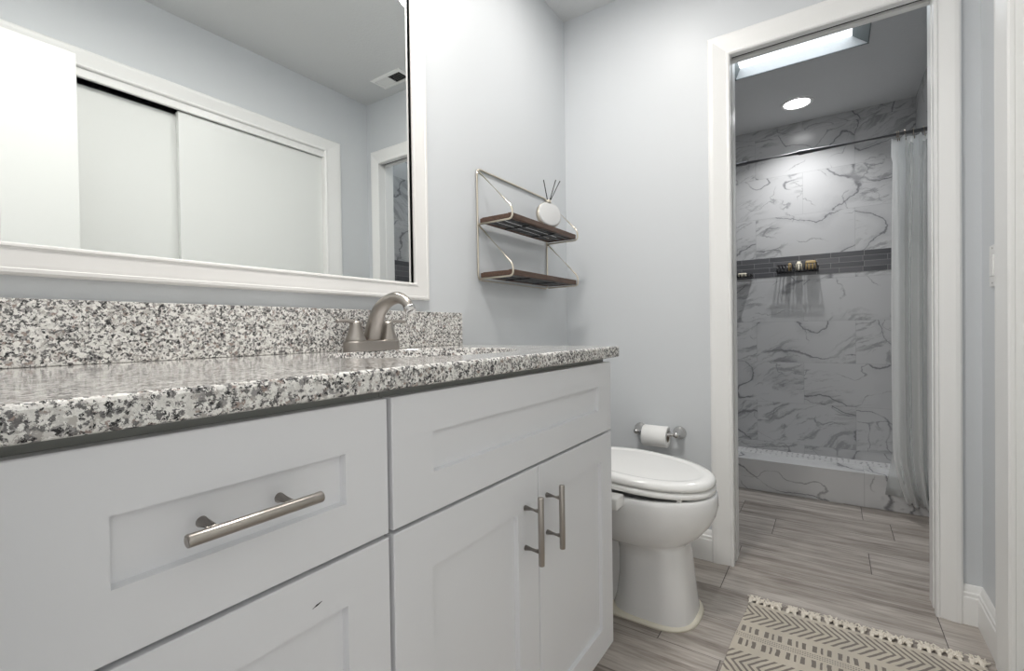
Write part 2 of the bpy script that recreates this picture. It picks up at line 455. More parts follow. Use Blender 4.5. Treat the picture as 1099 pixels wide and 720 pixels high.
# ================================================================== THE SETTING
b = NB(); box(b, -1.6, 4.15, -1.2, 1.16, -.06, 0)
struct('floor', b, M['floor'], 'grey taupe wood-look plank tile floor running through both rooms', 'floor')
b = NB(); box(b, -.12, SX, W, W + .10, 0, CH)
struct('wall_left', b, M['wall'], 'pale blue-grey wall behind the vanity, mirror and wire shelf', 'wall')
OYL, OYR, OH = .3256, -.2792, 2.03      # shower doorway opening
b = NB()
box(b, D, SX, OYL + .015, W, 0, CH); box(b, D, SX, -.56, OYR - .015, 0, CH); box(b, D, 2.125, OYR - .015, OYL + .015, OH + .015, CH); box(b, 2.125, SX, OYR - .015, OYL + .015, OH + .055, CH)
struct('wall_far', b, M['wall'], 'pale blue-grey wall with the doorway into the shower room', 'wall')
CX0, CX1, CZ = .205, 1.730, 2.04        # closet opening in the right wall
b = NB()
box(b, -.12, CX0 - .015, YR - .10, YR, 0, CH); box(b, CX1 + .015, D, YR - .10, YR, 0, CH); box(b, CX0 - .015, CX1 + .015, YR - .10, YR, CZ + .015, CH)
struct('wall_right', b, M['wall'], 'pale blue-grey wall around the sliding closet doors', 'wall')
b = NB()
box(b, .0, 2.0, -1.14, -1.04, 0, CH); box(b, 0, .1, -1.04, YR - .10, 0, CH); box(b, 1.9, 2.0, -1.04, YR - .10, 0, CH)
struct('wall_closet', b, M['wall'], 'dim inner wall of the closet behind the sliding doors', 'wall')
NY0, NY1 = -.325, .305                  # entry doorway the camera looks through
b = NB()
box(b, -.12, -.006, NY1, W, 0, CH); box(b, -.12, -.006, YR, NY0, 0, CH); box(b, -.12, -.006, NY0, NY1, 2.06, CH)
struct('wall_near', b, M['wall'], 'pale blue-grey wall with the entry doorway at the near end', 'wall')
b = NB(); box(b, -.12, 2.11, YR - .75, W + .1, CH, CH + .06)
struct('ceiling', b, M['ceiling'], 'textured off-white ceiling over the vanity room', 'ceiling')
# shower ceiling with the skylight hole
KX0, KX1, KY0, KY1 = 2.25, 3.115, -.166, .462  # near end of the skylight lengthened out of view to light the curtain
b = NB()
box(b, 2.11, KX0, -.56, W + .1, CH, CH + .06); box(b, KX1, 4.15, -.56, W + .1, CH, CH + .06)
box(b, KX0, KX1, -.56, KY0, CH, CH + .06); box(b, KX0, KX1, KY1, W + .1, CH, CH + .06)
struct('ceiling_shower', b, M['ceiling'], 'textured ceiling over the shower room around the skylight', 'ceiling')

def tiled_wall(name, bmw, mat, label):
    struct(name, bmw, mat, label, 'wall')
BZ0, BZ1 = 1.322, 1.468
b = NB(); box(b, RX, RX + .1, -.56, W, 0, BZ0); box(b, RX, RX + .1, -.56, W, BZ1, CH); box(b, RX + .004, RX + .1, -.56, W, BZ0, BZ1)
tiled_wall('wall_shower_far', b, M['marble_y'], 'marble tiled rear wall of the shower')
b = NB(); box(b, SX, RX, W, W + .1, 0, CH)
tiled_wall('wall_shower_left', b, M['marble_x'], 'marble tiled left wall of the shower room')
b = NB(); box(b, SX, RX, SYR - .1, SYR, 0, CH)
tiled_wall('wall_shower_right', b, M['marble_x'], 'marble tiled right wall of the shower room')
b = NB(); box(b, RX - .002, RX + .004, SYR + .003, W - .003, BZ0, BZ1)
tag(struct('trim_1', b, M['band_y'], 'dark grey glass mosaic band across the rear shower wall', 'tile band'))
b = NB(); box(b, SX + .001, RX - .003, SYR, SYR + .003, BZ0, BZ1)
struct('trim_2', b, M['band_x'], 'dark grey glass mosaic band along the right shower wall', 'tile band')
# shower floor and curb
b = NB(); box(b, 3.24, RX, SYR, W, 0, .025)
struct('floor_shower', b, M['penny'], 'white mosaic shower floor with dark dots behind the curb', 'floor')
b = NB(); box(b, 3.08, 3.24, SYR, W, 0, .180, .003)
struct('trim_3', b, m_marble('marble_tile_curb', 1, .66, -.06), 'low marble tiled curb in front of the shower', 'curb')

# skylight
b = NB()
gz = 2.49; gx1, gy0, gy1, gx0 = 3.150, -.100, .440, 2.25
o_ = [(KX0, KY0, CH), (KX1, KY0, CH), (KX1, KY1, CH), (KX0, KY1, CH)]
i_ = [(gx0, gy0, gz), (gx1, gy0, gz), (gx1, gy1, gz), (gx0, gy1, gz)]
e_ = [(x, y, gz + .05) for x, y, _ in ((gx0 - .03, KY0 - .03, 0), (gx1 + .03, KY0 - .03, 0), (gx1 + .03, KY1 + .03, 0), (gx0 - .03, KY1 + .03, 0))]
vo = [b.verts.new(p) for p in o_]; vi = [b.verts.new(p) for p in i_]; ve = [b.verts.new(p) for p in e_]
for k in range(4):
    b.faces.new((vo[k], vo[(k + 1) % 4], vi[(k + 1) % 4], vi[k])); b.faces.new((vi[k], vi[(k + 1) % 4], ve[(k + 1) % 4], ve[k]))
sky = struct('window_1', b, M['skyframe'], 'bright skylight set in a shallow white well in the shower-room ceiling', 'skylight')
b = NB(); box(b, gx0 - .005, gx1 + .005, gy0 - .005, gy1 + .005, gz + .001, gz + .012)
g = part('pane', b, M['sky'], sky, 'glowing white skylight pane')
b = NB()
sweep_rect(b, [(0, 0), (0, .004), (.006, .004), (.006, 0)], KY0, KY1, KX0, KX1, lambda s, z, t: (z, s, CH - t))
part('window_frame', b, M['skyframe'], sky)

# shower doorway casing and split jamb
CAS = [(0, 0), (0, .008), (.004, .0125), (.009, .0125), (.012, .009), (.022, .011), (.055, .018), (.066, .018), (.072, .014), (.072, 0)]
CAS = [(d / .072, t) for d, t in CAS]
b = NB()
sweep_rect(b, CAS, OYR, OYL, 0, OH, lambda s, z, t: (D - t, s, z), closed=False, sl=.065, sr=.0815, st=.0815)
struct('trim_4', b, M['trim'], 'white moulded casing around the shower-room doorway', 'door casing')
b = NB()
def jamb(x0, x1):
    xh = min(x1, 2.125)
    box(b, x0, x1, OYL, OYL + .015, 0, OH + .015 + (.04 if x1 > xh else 0)); box(b, x0, x1, OYR - .015, OYR, 0, OH + .015 + (.04 if x1 > xh else 0)); box(b, x0, xh, OYR, OYL, OH, OH + .015)
jamb(D - .0005, 2.072); jamb(2.098, SX)
struct('trim_5', b, M['trim'], 'white jamb lining the shower-room doorway', 'door jamb')
b = NB()
box(b, 2.072, 2.098, OYL + .010, OYL + .0149, 0, OH); box(b, 2.072, 2.098, OYR, OYL, OH + .010, OH + .0149)  # black strips painted as the shade inside the slot
struct('trim_6', b, M['dark'], 'black strips painting the shade in the pocket-door slot of the jamb', 'door slot')
b = NB(); box(b, 2.072, 2.098, OYR - .0148, OYR - .003, 0, OH)
struct('trim_7', b, M['trim'], 'flat white strike jamb on the right of the shower-room doorway', 'door jamb')
b = NB(); sweep_rect(b, CAS, OYR - .010, OYL + .010, 0, OH + .060, lambda s, z, t: (SX + t, s, z), closed=False, sl=.065, sr=.075, st=.075)
struct('trim_8', b, M['trim'], 'white casing on the shower side of the doorway', 'door casing')

# closet: casing, header, jamb, two sliding panels
b = NB(); sweep_rect(b, CAS, CX0, CX1, 0, CZ, lambda s, z, t: (s, YR + t, z), closed=False, sl=.08, sr=.105, st=.072)
struct('trim_9', b, M['trim'], 'white casing around the sliding closet doors', 'door casing')
b = NB()
box(b, CX0 - .015, CX0, YR - .10, YR - .0005, 0, CZ + .015); box(b, CX1, CX1 + .015, YR - .10, YR - .0005, 0, CZ + .015); box(b, CX0, CX1, YR - .10, YR - .0005, CZ, CZ + .015)
box(b, CX0, CX1, YR - .018, YR - .002, CZ - .034, CZ)
struct('trim_10', b, M['trim'], 'white closet jamb with a header board over the sliding doors', 'door jamb')
b = NB(); box(b, .978, CX1 - .001, YR - .050, YR - .022, .012, CZ - .036, .001)
struct('door_1', b, M['door'], 'white sliding closet panel nearer the room, right one in the mirror', 'closet door')
b = NB(); box(b, CX0 + .001, 1.03, YR - .092, YR - .062, .012, CZ - .042, .001)
struct('door_2', b, M['door'], 'white sliding closet panel set further back, seen beside it in the mirror', 'closet door')
b = NB(); box(b, .0, .588, -.322, -.288, .012, 2.043, .0015)
struct('door_3', b, M['door'], 'plain white entry door standing open in front of the closet, seen at the left of the mirror', 'door')
b = NB(); sweep_rect(b, CAS, NY0 + .02, NY1 - .02, 0, 2.045, lambda s, z, t: (-.006 + t, s, z), closed=False, sl=.055, sr=.075, st=.075)
struct('trim_11', b, M['trim'], 'white casing of the entry doorway', 'door casing')

# baseboards
BBP = [(0, 0), (.014, 0), (.014, .086), (.0115, .090), (.0115, .100), (.008, .104), (.006, .114), (.003, .122), (0, .125)]
b = NB(); strip_sweep(b, BBP, [(D, OYL + .082, -1, 0), (D, W, -1, 0)])
struct('baseboard_far_left', b, M['trim'], 'white baseboard behind the toilet, left of the doorway casing', 'baseboard')
b = NB()
rings = [(D, OYR - .065, -1, 0), (D, YR, -1, 1), (CX1 + .105, YR, 0, 1)]
strip_sweep(b, BBP, rings)
struct('baseboard_right', b, M['trim'], 'short white baseboard turning the corner beside the closet casing', 'baseboard')
b = NB(); strip_sweep(b, BBP, [(1.2075, W, 0, -1), (D - .014, W, 0, -1)])
struct('baseboard_left', b, M['trim'], 'white baseboard on the vanity wall behind the toilet', 'baseboard')

# ================================================================== VANITY
def shaker(bm, x0, x1, z0, z1, yf, rail, top=None, depth=.009, th=.019):
    """shaker front facing -y: flat frame, recessed panel"""
    rt = top or rail
    s0, s1, a0, a1 = x0 + rail, x1 - rail, z0 + rt, z1 - rt
    e = .0012
    prof = [(1.0, th), (1.0, e), (1.0, 0)]
    def ring(x0, x1, z0, z1, y): return [(x0, y, z0), (x1, y, z0), (x1, y, z1), (x0, y, z1)]
    rs = [ring(x0, x1, z0, z1, yf + th), ring(x0, x1, z0, z1, yf + e), ring(x0 + e, x1 - e, z0 + e, z1 - e, yf),
          ring(s0, s1, a0, a1, yf), ring(s0 + .0015, s1 - .0015, a0 + .0015, a1 - .0015, yf + depth)]
    ring_loft(bm, rs, smooth=False)
def bar_pull(parent, x, z, length, vertical, posts, yf=YF, r=.006, stand=.036):
    y = yf - stand
    p = NB()
    if vertical: cyl(p, (x, y, z - length / 2), (x, y, z + length / 2), r, 18, .0015)
    else: cyl(p, (x - length / 2, y, z), (x + length / 2, y, z), r, 18, .0015)
    for o in (-posts / 2, posts / 2):
        a = (x, yf + .0005, z + o) if vertical else (x + o, yf + .0005, z)
        c = (x, y, z + o) if vertical else (x + o, y, z)
        cyl(p, a, c, .0055, 16)
    return part('handle', p, M['nickel'], parent)

CAB_X = .4350
def carcass(parent, x0, x1):
    b = NB()
    box(b, x0, x0 + .016, YF + .020, W - .001, .102, .878); box(b, x1 - .016, x1, YF + .020, W - .001, .102, .878)
    box(b, x0 + .016, x1 - .016, YF + .020, W - .001, .102, .118); box(b, x0 + .016, x1 - .016, W - .010, W - .001, .118, .878)
    box(b, x0 + .016, x1 - .016, YF + .020, YF + .036, .855, .878); box(b, x0 + .016, x1 - .016, YF + .020, YF + .036, .660, .700)
    part('body', b, M['carcass'], parent)
    b = NB(); box(b, x0 + .001, x1 - .001, YF + .085, W - .01, 0, .1015)
    part('toe_kick', b, M['cabinet'], parent)
t = thing('drawer_cabinet', 'white shaker drawer cabinet at the left end of the vanity', 'cabinet', (.24, YF + .28, 0))
carcass(t, .002, CAB_X - .0005)
b = NB(); box(b, .002, .0655, YF + .003, YF + .0195, .102, .878); part('filler_strip', b, M['cabinet'], t)
for z0, z1, nm in ((.6855, .8672, 'top'), (.398, .6795, 'mid'), (.110, .392, 'low')):
    b = NB(); shaker(b, .0682, .4318, z0, z1, YF, .067, .060)
    d = part('drawer_front', b, M['cabinet'], t)
    zz = .779 if nm == 'top' else (z0 + z1) / 2
    bar_pull(d, .2425, zz, .131, False, .076)
    if nm == 'mid':
        b = NB(); tube(b, [(.317, YF - .0002, .6395), (.322, YF - .0004, .6412), (.329, YF - .0002, .6428)], [.0004, .0009, .0003], 6)
        part('scuff_mark', b, M['dark'], d, 'small black scuff')
t = thing('sink_cabinet', 'white shaker two-door sink cabinet below the faucet, next to the toilet', 'cabinet', (.82, YF + .28, 0))
carcass(t, CAB_X + .0005, 1.206)
b = NB(); shaker(b, .4400, 1.2075, .6855, .8672, YF, .080, .060); part('false_front', b, M['cabinet'], t)
b = NB(); shaker(b, .4400, .8215, .106, .6795, YF, .075); d = part('door', b, M['cabinet'], t); bar_pull(d, .7715, .5715, .131, True, .078)
b = NB(); shaker(b, .8245, 1.2075, .106, .6795, YF, .068); d = part('door', b, M['cabinet'], t); bar_pull(d, .8560, .5715, .131, True, .078)

# counter with an oval sink cut-out
SKX, SKY, SRX, SRY = .800, .775, .245, .185
def counter():
    x0, x1, y0, y1 = 0.0, XC, YC, W - .0005
    angs = [2 * PI * k / 96 for k in range(96)]
    for cx_, cy_ in ((x0, y0), (x1, y0), (x1, y1), (x0, y1)): angs.append(math.atan2(cy_ - SKY, cx_ - SKX) % (2 * PI))
    angs = sorted(angs)
    def rect(a, ins):
        c, s = math.cos(a), math.sin(a); k = 1e9
        if c > 1e-9: k = min(k, (x1 - SKX) / c)
        if c < -1e-9: k = min(k, (x0 - SKX) / c)
        if s > 1e-9: k = min(k, (y1 - SKY) / s)
        if s < -1e-9: k = min(k, (y0 - SKY) / s)
        x, y = SKX + c * k, SKY + s * k
        return min(max(x, x0 + ins), x1 - ins), min(max(y, y0 + ins), y1 - ins)
    def ell(a, e): return SKX + math.cos(a) * (SRX + e), SKY + math.sin(a) * (SRY + e)
    R = []
    for fn, par, z in ((ell, 0, ZC - TC), (rect, .004, ZC - TC), (rect, .001, ZC - TC + .0015), (rect, 0, ZC - TC + .004), (rect, 0, ZC - .005), (rect, .0015, ZC - .0018), (rect, .005, ZC), (ell, .002, ZC), (ell, 0, ZC - .002)):
        R.append([(*fn(a, par), z) for a in angs])
    b = NB(); ring_loft(b, R, closed=True, smooth=False); return b
solo('countertop', counter(), M['granite'], (.62, .77, ZC - TC), 'speckled granite countertop on the white vanity cabinets', 'countertop')
b = NB(); box(b, 0.0, XC - .001, W - .020, W - .0005, ZC + .0003, 1.0173, .0015)
solo('backsplash', b, M['granite'], (.62, W - .01, ZC), 'low speckled granite backsplash standing on the countertop under the mirror', 'backsplash')
b = NB()
R = []
for k, (e, z) in enumerate(((.012, ZC - TC - .0003), (.012, ZC - TC - .008), (-.004, ZC - TC - .012), (-.012, ZC - .09), (-.04, ZC - .14), (-.10, ZC - .165), (-.16, ZC - .170))):
    R.append([(SKX + math.cos(2 * PI * j / 64) * (SRX + e), SKY + math.sin(2 * PI * j / 64) * (SRY + e * .95), z) for j in range(64)])
vs = [[b.verts.new(p) for p in r] for r in R]
for i in range(len(vs) - 1):
    for j in range(64): b.faces.new((vs[i][j], vs[i][(j + 1) % 64], vs[i + 1][(j + 1) % 64], vs[i + 1][j])).smooth = True
b.faces.new(vs[-1])
sink = solo('undermount_sink', b, M['porcelain'], (SKX, SKY, ZC - .2), 'white oval undermount sink below the countertop cut-out', 'sink')

# faucet
FX, FY = .815, .987
t = thing('bathroom_faucet', 'brushed nickel two-handle arched faucet on the granite counter', 'faucet', (FX, FY, ZC))
b = NB()
def stadium(hw, hd, z, n=20):
    pts = []
    for k in range(n + 1): a = -PI / 2 + PI * k / n; pts.append((FX + hw - hd + math.cos(a) * hd, FY + math.sin(a) * hd, z))
    for k in range(n + 1): a = PI / 2 + PI * k / n; pts.append((FX - hw + hd + math.cos(a) * hd, FY + math.sin(a) * hd, z))
    return pts
ring_loft(b, [stadium(.083, .029, ZC + .0002), stadium(.083, .029, ZC + .022), stadium(.081, .027, ZC + .0255), stadium(.078, .024, ZC + .027)], smooth=False)
part('base_plate', b, M['nickel'], t)
b = NB()
sp = catmull([(FX, FY + .004, ZC + .024), (FX + .002, FY - .004, ZC + .060), (FX + .004, FY - .022, ZC + .100), (FX + .005, FY - .052, ZC + .124),
              (FX + .006, FY - .088, ZC + .133), (FX + .006, FY - .117, ZC + .123), (FX + .006, FY - .133, ZC + .102)], 8)
n = len(sp); tube(b, sp, [.0225 - .0100 * min(1, k / (n * .85)) for k in range(n)], 20)
sp_o = part('spout', b, M['nickel'], t)
b = NB()
d_ = (sp[-1] - sp[-3]).normalized()
lathe(b, [(.0135, -.008), (.0142, -.006), (.0142, .005), (.0125, .007), (.010, .007), (.010, .002)], sp[-1], d_, 22)
part('aerator', b, M['chrome'], sp_o)
for s in (-1, 1):
    hx = FX + s * .052
    b = NB()
    lathe(b, [(.0255, 0), (.0255, .003), (.0225, .010), (.0185, .022), (.0155, .034), (.0145, .042), (.012, .048), (.007, .052), (0.0, .053)], (hx, FY, ZC + .026), seg=26)
    h = part('handle', b, M['nickel'], t)
    b = NB()
    pth = catmull([(hx, FY, ZC + .062), (hx + s * .004, FY, ZC + .070), (hx + s * .014, FY, ZC + .0755), (hx + s * .034, FY - .002, ZC + .0765), (hx + s * .058, FY - .004, ZC + .0755)], 5)
    m_ = len(pth); tube(b, pth, [.0132 - .0078 * min(1, k / (m_ * .6)) for k in range(m_)], 14, flat=.8)
    part('lever', b, M['nickel'], h)

# mirror
MX0, MX1, MZ0, MZ1 = .164, 1.026, 1.1035, 2.02
t = thing('wall_mirror', 'large wall mirror in a white wooden frame above the backsplash', 'mirror', (.6, W, 1.05))
b = NB(); box(b, MX0 - .008, MX1 + .008, W - .004, W - .0005, MZ0 - .008, MZ1 + .008)
part('mirror_glass', b, M['mirror'], t)
b = NB()
FRP = [(.012, .0002), (.012, .0096), (.0, .0096), (.0, .0150), (.0012, .0178), (.003, .020), (.007, .0205), (.0085, .0185), (.012, .018), (.040, .0195), (.046, .0195), (.0475, .022), (.054, .022), (.058, .018), (.058, .0002)]
sweep_rect(b, FRP, MX0, MX1, MZ0, MZ1, lambda s, z, t: (s, W - t, z), closed=True, sb=.86)
part('frame', b, M['frame'], t)
b = NB()
sweep_rect(b, [(.0082, .0042), (.0082, .0095), (.0118, .0095), (.0118, .0042)], MX0, MX1, MZ0, MZ1, lambda s, z, t: (s, W - t, z), closed=True)  # black ring painted as the shade behind the frame lip
part('gap_shade', b, M['dark'], t, 'black ring painting the shade in the gap between glass and frame')

# ================================================================== TOILET
TX = 1.62
def sup(yt, yb, hw, z, n=56, e=2.0, eb=None, cyw=None):
    """egg outline: tip at yt (towards -y), back at yb, widest at cyw"""
    cyw = cyw if cyw is not None else yt + (yb - yt) * .48
    pts = []
    for k in range(n):
        a = 2 * PI * k / n
        c, s = math.cos(a), math.sin(a)
        ex = e if s < 0 else (eb or e)
        x = math.copysign(abs(c) ** (2 / ex), c) * hw
        yy = math.copysign(abs(s) ** (2 / ex), s) * ((cyw - yt) if s < 0 else (yb - cyw))
        pts.append((TX + x, cyw + yy, z if not callable(z) else z(cyw + yy)))
    return pts
t = thing('toilet', 'white elongated toilet with lid down between vanity and doorway', 'toilet', (TX, .65, 0))
b = NB()
secs = [(.372, .64, .122, .0, 3.2), (.372, .64, .122, .010, 3.2), (.378, .63, .117, .05, 3.2), (.386, .62, .113, .12, 3.2), (.396, .62, .111, .20, 3.2), (.402, .63, .112, .236, 3.0),
        (.398, .74, .126, .246, 2.5), (.380, .80, .143, .258, 2.3), (.352, .82, .160, .282, 2.2), (.328, .83, .174, .312, 2.15), (.312, .83, .182, .345, 2.1), (.305, .83, .186, .375, 2.1), (.306, .83, .186, .400, 2.1),
        (.308, .83, .184, .412, 2.1), (.312, .83, .180, .4165, 2.1), (.326, .815, .166, .4165, 2.1), (.332, .81, .160, .405, 2.1), (.40, .72, .09, .26, 2.1)]
ring_loft(b, [sup(a, c, w, z, e=e, cyw=.56 if z > .24 else .50) for a, c, w, z, e in secs])
part('bowl', b, M['porcelain'], t)
b = NB(); box(b, TX - .072, TX + .072, .60, 1.02, .0, .34, .02, 3); box(b, TX - .15, TX + .15, .72, 1.03, .335, .41, .015, 3)
smooth(b); part('trapway', b, M['porcelain'], t)
b = NB(); box(b, TX - .205, TX + .205, .875, 1.042, .411, .755, .02, 3); smooth(b); part('tank', b, M['porcelain'], t)
b = NB(); box(b, TX - .215, TX + .215, .865, 1.045, .756, .79, .01, 3); smooth(b); part('tank_lid', b, M['porcelain'], t)
tilt = lambda y: max(0, (y - .33)) * .068
def seat_ring(off, hwf, z): return sup(.312 + off, .80 - off, .186 * hwf, lambda y: z + tilt(y), e=2.15, cyw=.565)
b = NB()
ring_loft(b, [seat_ring(.010, .95, .4205), seat_ring(.001, .995, .4225), seat_ring(0, 1, .428), seat_ring(.001, .997, .4365), seat_ring(.014, .93, .440)])
part('seat', b, M['seatplastic'], t)
b = NB()
ring_loft(b, [seat_ring(.016, .92, .4425), seat_ring(.0015, .992, .4455), seat_ring(.0005, .998, .452), seat_ring(.003, .985, .462), seat_ring(.012, .94, .4675), seat_ring(.030, .85, .4695), seat_ring(.040, .80, .4685), seat_ring(.046, .77, .4665), seat_ring(.056, .73, .4668), seat_ring(.14, .30, .4685)])
part('lid', b, M['seatplastic'], t)
for s in (-1, 1):
    b = NB(); box(b, TX + s * .09 - .025, TX + s * .09 + .025, .80, .845, .418, .475, .006, 3); smooth(b); part('hinge', b, M['seatplastic'], t)
for s in (-1, 1):
    b = NB(); box(b, TX + s * .125 - .007, TX + s * .125 + .007, .385, .400, .416, .4275, .002); part('seat_bumper', b, M['seatplastic'], t)
b = NB(); box(b, 1.380, 1.442, .550, .72, .392, .430, .006, 3); box(b, 1.44, TX + .10, .70, .79, .419, .434, .004); smooth(b)
part('bidet_panel', b, M['seatplastic'], t, 'white side control panel under the seat')
b = NB()
ring_loft(b, [sup(.358, .80, .138, 0, e=2.7, cyw=.50), sup(.360, .80, .136, .006, e=2.7, cyw=.50), sup(.366, .79, .130, .010, e=2.8, cyw=.50), sup(.374, .78, .118, .011, e=2.9, cyw=.50)])
part('caulk_bead', b, M['caulk'], t, 'yellowed caulk bead at the floor')

# toilet paper holder and roll on the far wall
PZ, PX = .512, D - .062
t = thing('toilet_paper_holder', 'brushed nickel two-post paper holder on the wall above the toilet lid', 'paper holder', (D, .62, PZ))
for y, nm in ((.700, 1), (.536, -1)):
    b = NB()
    lathe(b, [(.027, 0), (.027, .004), (.024, .008), (.017, .018), (.0125, .034), (.012, .048), (.0125, .060), (.009, .068), (0, .070)], (D - .0004, y + nm * .002, PZ), (-1, 0, 0), 24)
    part('post', b, M['chrome'], t)
b = NB(); tube(b, [(PX, .700, PZ), (PX, .69, PZ), (PX, .688, PZ), (PX, .552, PZ), (PX, .550, PZ), (PX, .536, PZ)], [.006, .006, .0085, .0085, .006, .006], 14)
part('roller', b, M['chrome'], t)
t = thing('toilet_paper_roll', 'white toilet paper roll on the nickel holder', 'toilet paper', (PX, .62, PZ - .03))
b = NB()
def annulus(bm, y0, y1, ro, ri, cz, bev=.002, seg=40):
    prof = [(ri, y0), (ro - bev, y0), (ro, y0 + bev), (ro, y1 - bev), (ro - bev, y1), (ri, y1)]
    rings = [[(PX + math.cos(2 * PI * k / seg) * r, y, cz + math.sin(2 * PI * k / seg) * r) for r, y in prof] for k in range(seg)]
    ring_loft(bm, rings, closed=True)
RZ = PZ - .0114
annulus(b, .566, .668, .044, .0215, RZ); part('paper', b, M['paper'], t)
b = NB(); annulus(b, .5665, .6675, .0213, .0200, RZ, .0002); part('core', b, M['card'], t)

# ================================================================== WIRE SHELF
t = thing('wire_wall_shelf', 'two-tier champagne wire shelf with walnut boards on the wall', 'shelf', (1.6, W, 1.141))
SXL, SXR, ST, SB = 1.351, 1.853, 1.541, 1.143
S1, S2, SD = 1.350, 1.154, .152
def side(x):
    b = NB(); yw = W - .0095; r = .0034
    for zt, zb in ((ST - .010, S1), (S1 - .014, S2)):
        pts = fillet([(x, yw, zt), (x, W - SD - .004, zb + .030), (x, W - SD - .004, zb - .010), (x, yw, zb - .011)], .03, 6)
        tube(b, pts, r, 10)
    return b
for x in (SXL, SXR): part('side_frame', side(x), M['champagne'], t)
b = NB(); yb = W - .0045
tube(b, fillet([(SXL, yb, SB - .004), (SXL, yb, ST), (SXR, yb, ST), (SXR, yb, SB - .004)], .022, 6, True), .0036, 10, closed=True)
part('back_frame', b, M['champagne'], t)
for z in (S1, S2):
    b = NB(); x0, x1 = SXL + .004, SXR - .004; y0, y1 = W - SD + .002, W - .012
    box(b, x0, x1, y0, y0 + .016, z - .006, z + .014, .002); box(b, x0, x1, y1 - .012, y1, z - .006, z + .010, .002)
    box(b, x0, x0 + .010, y0 + .014, y1 - .010, z - .006, z + .012, .001); box(b, x1 - .010, x1, y0 + .014, y1 - .010, z - .006, z + .012, .001)
    sh = part('shelf_board', b, M['wood'], t, 'walnut shelf board')
    for k in range(3):
        ya = y0 + .026 + k * .036
        b = NB(); box(b, x0 + .008, x1 - .008, ya, ya + .023, z - .004, z); part('slat', b, M['blackslat'], sh)
    for xx in (x0 + .15, x1 - .15):
        b = NB(); box(b, xx - .006, xx + .006, y0 + .012, y1 - .008, z - .0075, z - .0042); part('cross_bar', b, M['blackslat'], sh)
# reed diffuser: round flat bottle on the upper board
DC = Vector((1.718, .968, 1.430)); dn = Vector((-.51, -.97, .22)).normalized()
t = thing('reed_diffuser', 'round flat white diffuser bottle with black reeds on the upper shelf', 'reed diffuser', (DC.x, DC.y, 1.364))
b = NB(); lathe(b, [(0, .0165), (.046, .0165), (.052, .0145), (.0535, .010)], DC, dn, 40, cap=False)
lathe(b, [(.0535, .010), (.0535, -.010), (.050, -.0145), (0, -.0155)], DC, dn, 40, cap=False)
b2 = b; bmesh.ops.remove_doubles(b2, verts=b2.verts[:], dist=1e-4); smooth(b2)
part('bottle', b2, M['stone'], t)
b = NB(); lathe(b, [(.0534, .0095), (.0555, .0085), (.0555, -.0085), (.0534, -.0095)], DC, dn, 40, cap=False); part('rim', b, M['champagne'], t)
b = NB(); up = Vector((0, 0, 1)); sx = dn.cross(up).normalized()
lathe(b, [(.026, 0), (.026, .006), (.020, .012), (.014, .016)], (DC.x, DC.y, 1.3645), seg=24); part('foot', b, M['wood'], t)
b = NB(); cyl(b, DC + up * .050, DC + up * .062, .012, 16, .002); part('neck', b, M['champagne'], t)
for tip, bs in (((1.681, .968, 1.567), (1.712, .968, 1.486)), ((1.784, .968, 1.592), (1.724, .968, 1.484)), ((1.822, .968, 1.597), (1.727, .968, 1.486))):
    b = NB(); cyl(b, bs, tip, .0022, 8); part('reed', b, M['reed'], t)

# light switch on the right wall
t = thing('light_switch', 'white light switch plate on the right wall near the corner', 'light switch', (1.905, YR, 1.12))
b = NB(); box(b, 1.870, 1.940, YR, YR + .006, 1.062, 1.182, .002); part('plate', b, M['plastic'], t)
b = NB(); box(b, 1.889, 1.921, YR + .004, YR + .010, 1.092, 1.152, .0015); part('rocker', b, M['plastic'], t)
for z in (1.072, 1.172):
    b = NB(); cyl(b, (1.905, YR + .005, z), (1.905, YR + .0072, z), .003, 10); part('screw', b, M['nickel'], t)

# ceiling vent (seen in the mirror)
t = thing('ceiling_vent', 'white ceiling air register reflected near the mirror edge', 'vent', (1.915, -.01, CH))
VX0, VX1, VY0, VY1 = 1.862, 1.978, -.125, .115
b = NB(); sweep_rect(b, [(0, 0), (0, .008), (.004, .010), (.020, .004), (.020, 0)], VY0 + .02, VY1 - .02, VX0 + .02, VX1 - .02, lambda s, z, t: (z, s, CH - t)); part('frame', b, M['plastic'], t)
b = NB(); box(b, VX0 + .018, VX1 - .018, VY0 + .018, VY1 - .018, CH - .002, CH - .0005); part('duct_shade', b, M['dark'], t)  # black sheet painted as the shade behind the louvers
for k in range(12):
    y = VY0 + .026 + k * .0172
    s = 1 if y < .0 else -1
    b = NB(); hw = .0085
    if s > 0: ring_loft(b, [[(x, y - hw, CH - .0045), (x, y + hw, CH - .0035), (x, y + hw, CH - .0030), (x, y - hw, CH - .0040)] for x in (VX0 + .02, VX1 - .02)], smooth=False)
    else: ring_loft(b, [[(x, y + .0035, CH - .0075), (x, y - .0035, CH - .0025), (x, y - .0042, CH - .0025), (x, y + .0025, CH - .0075)] for x in (VX0 + .02, VX1 - .02)], smooth=False)
    part('louver', b, M['plastic'], t)

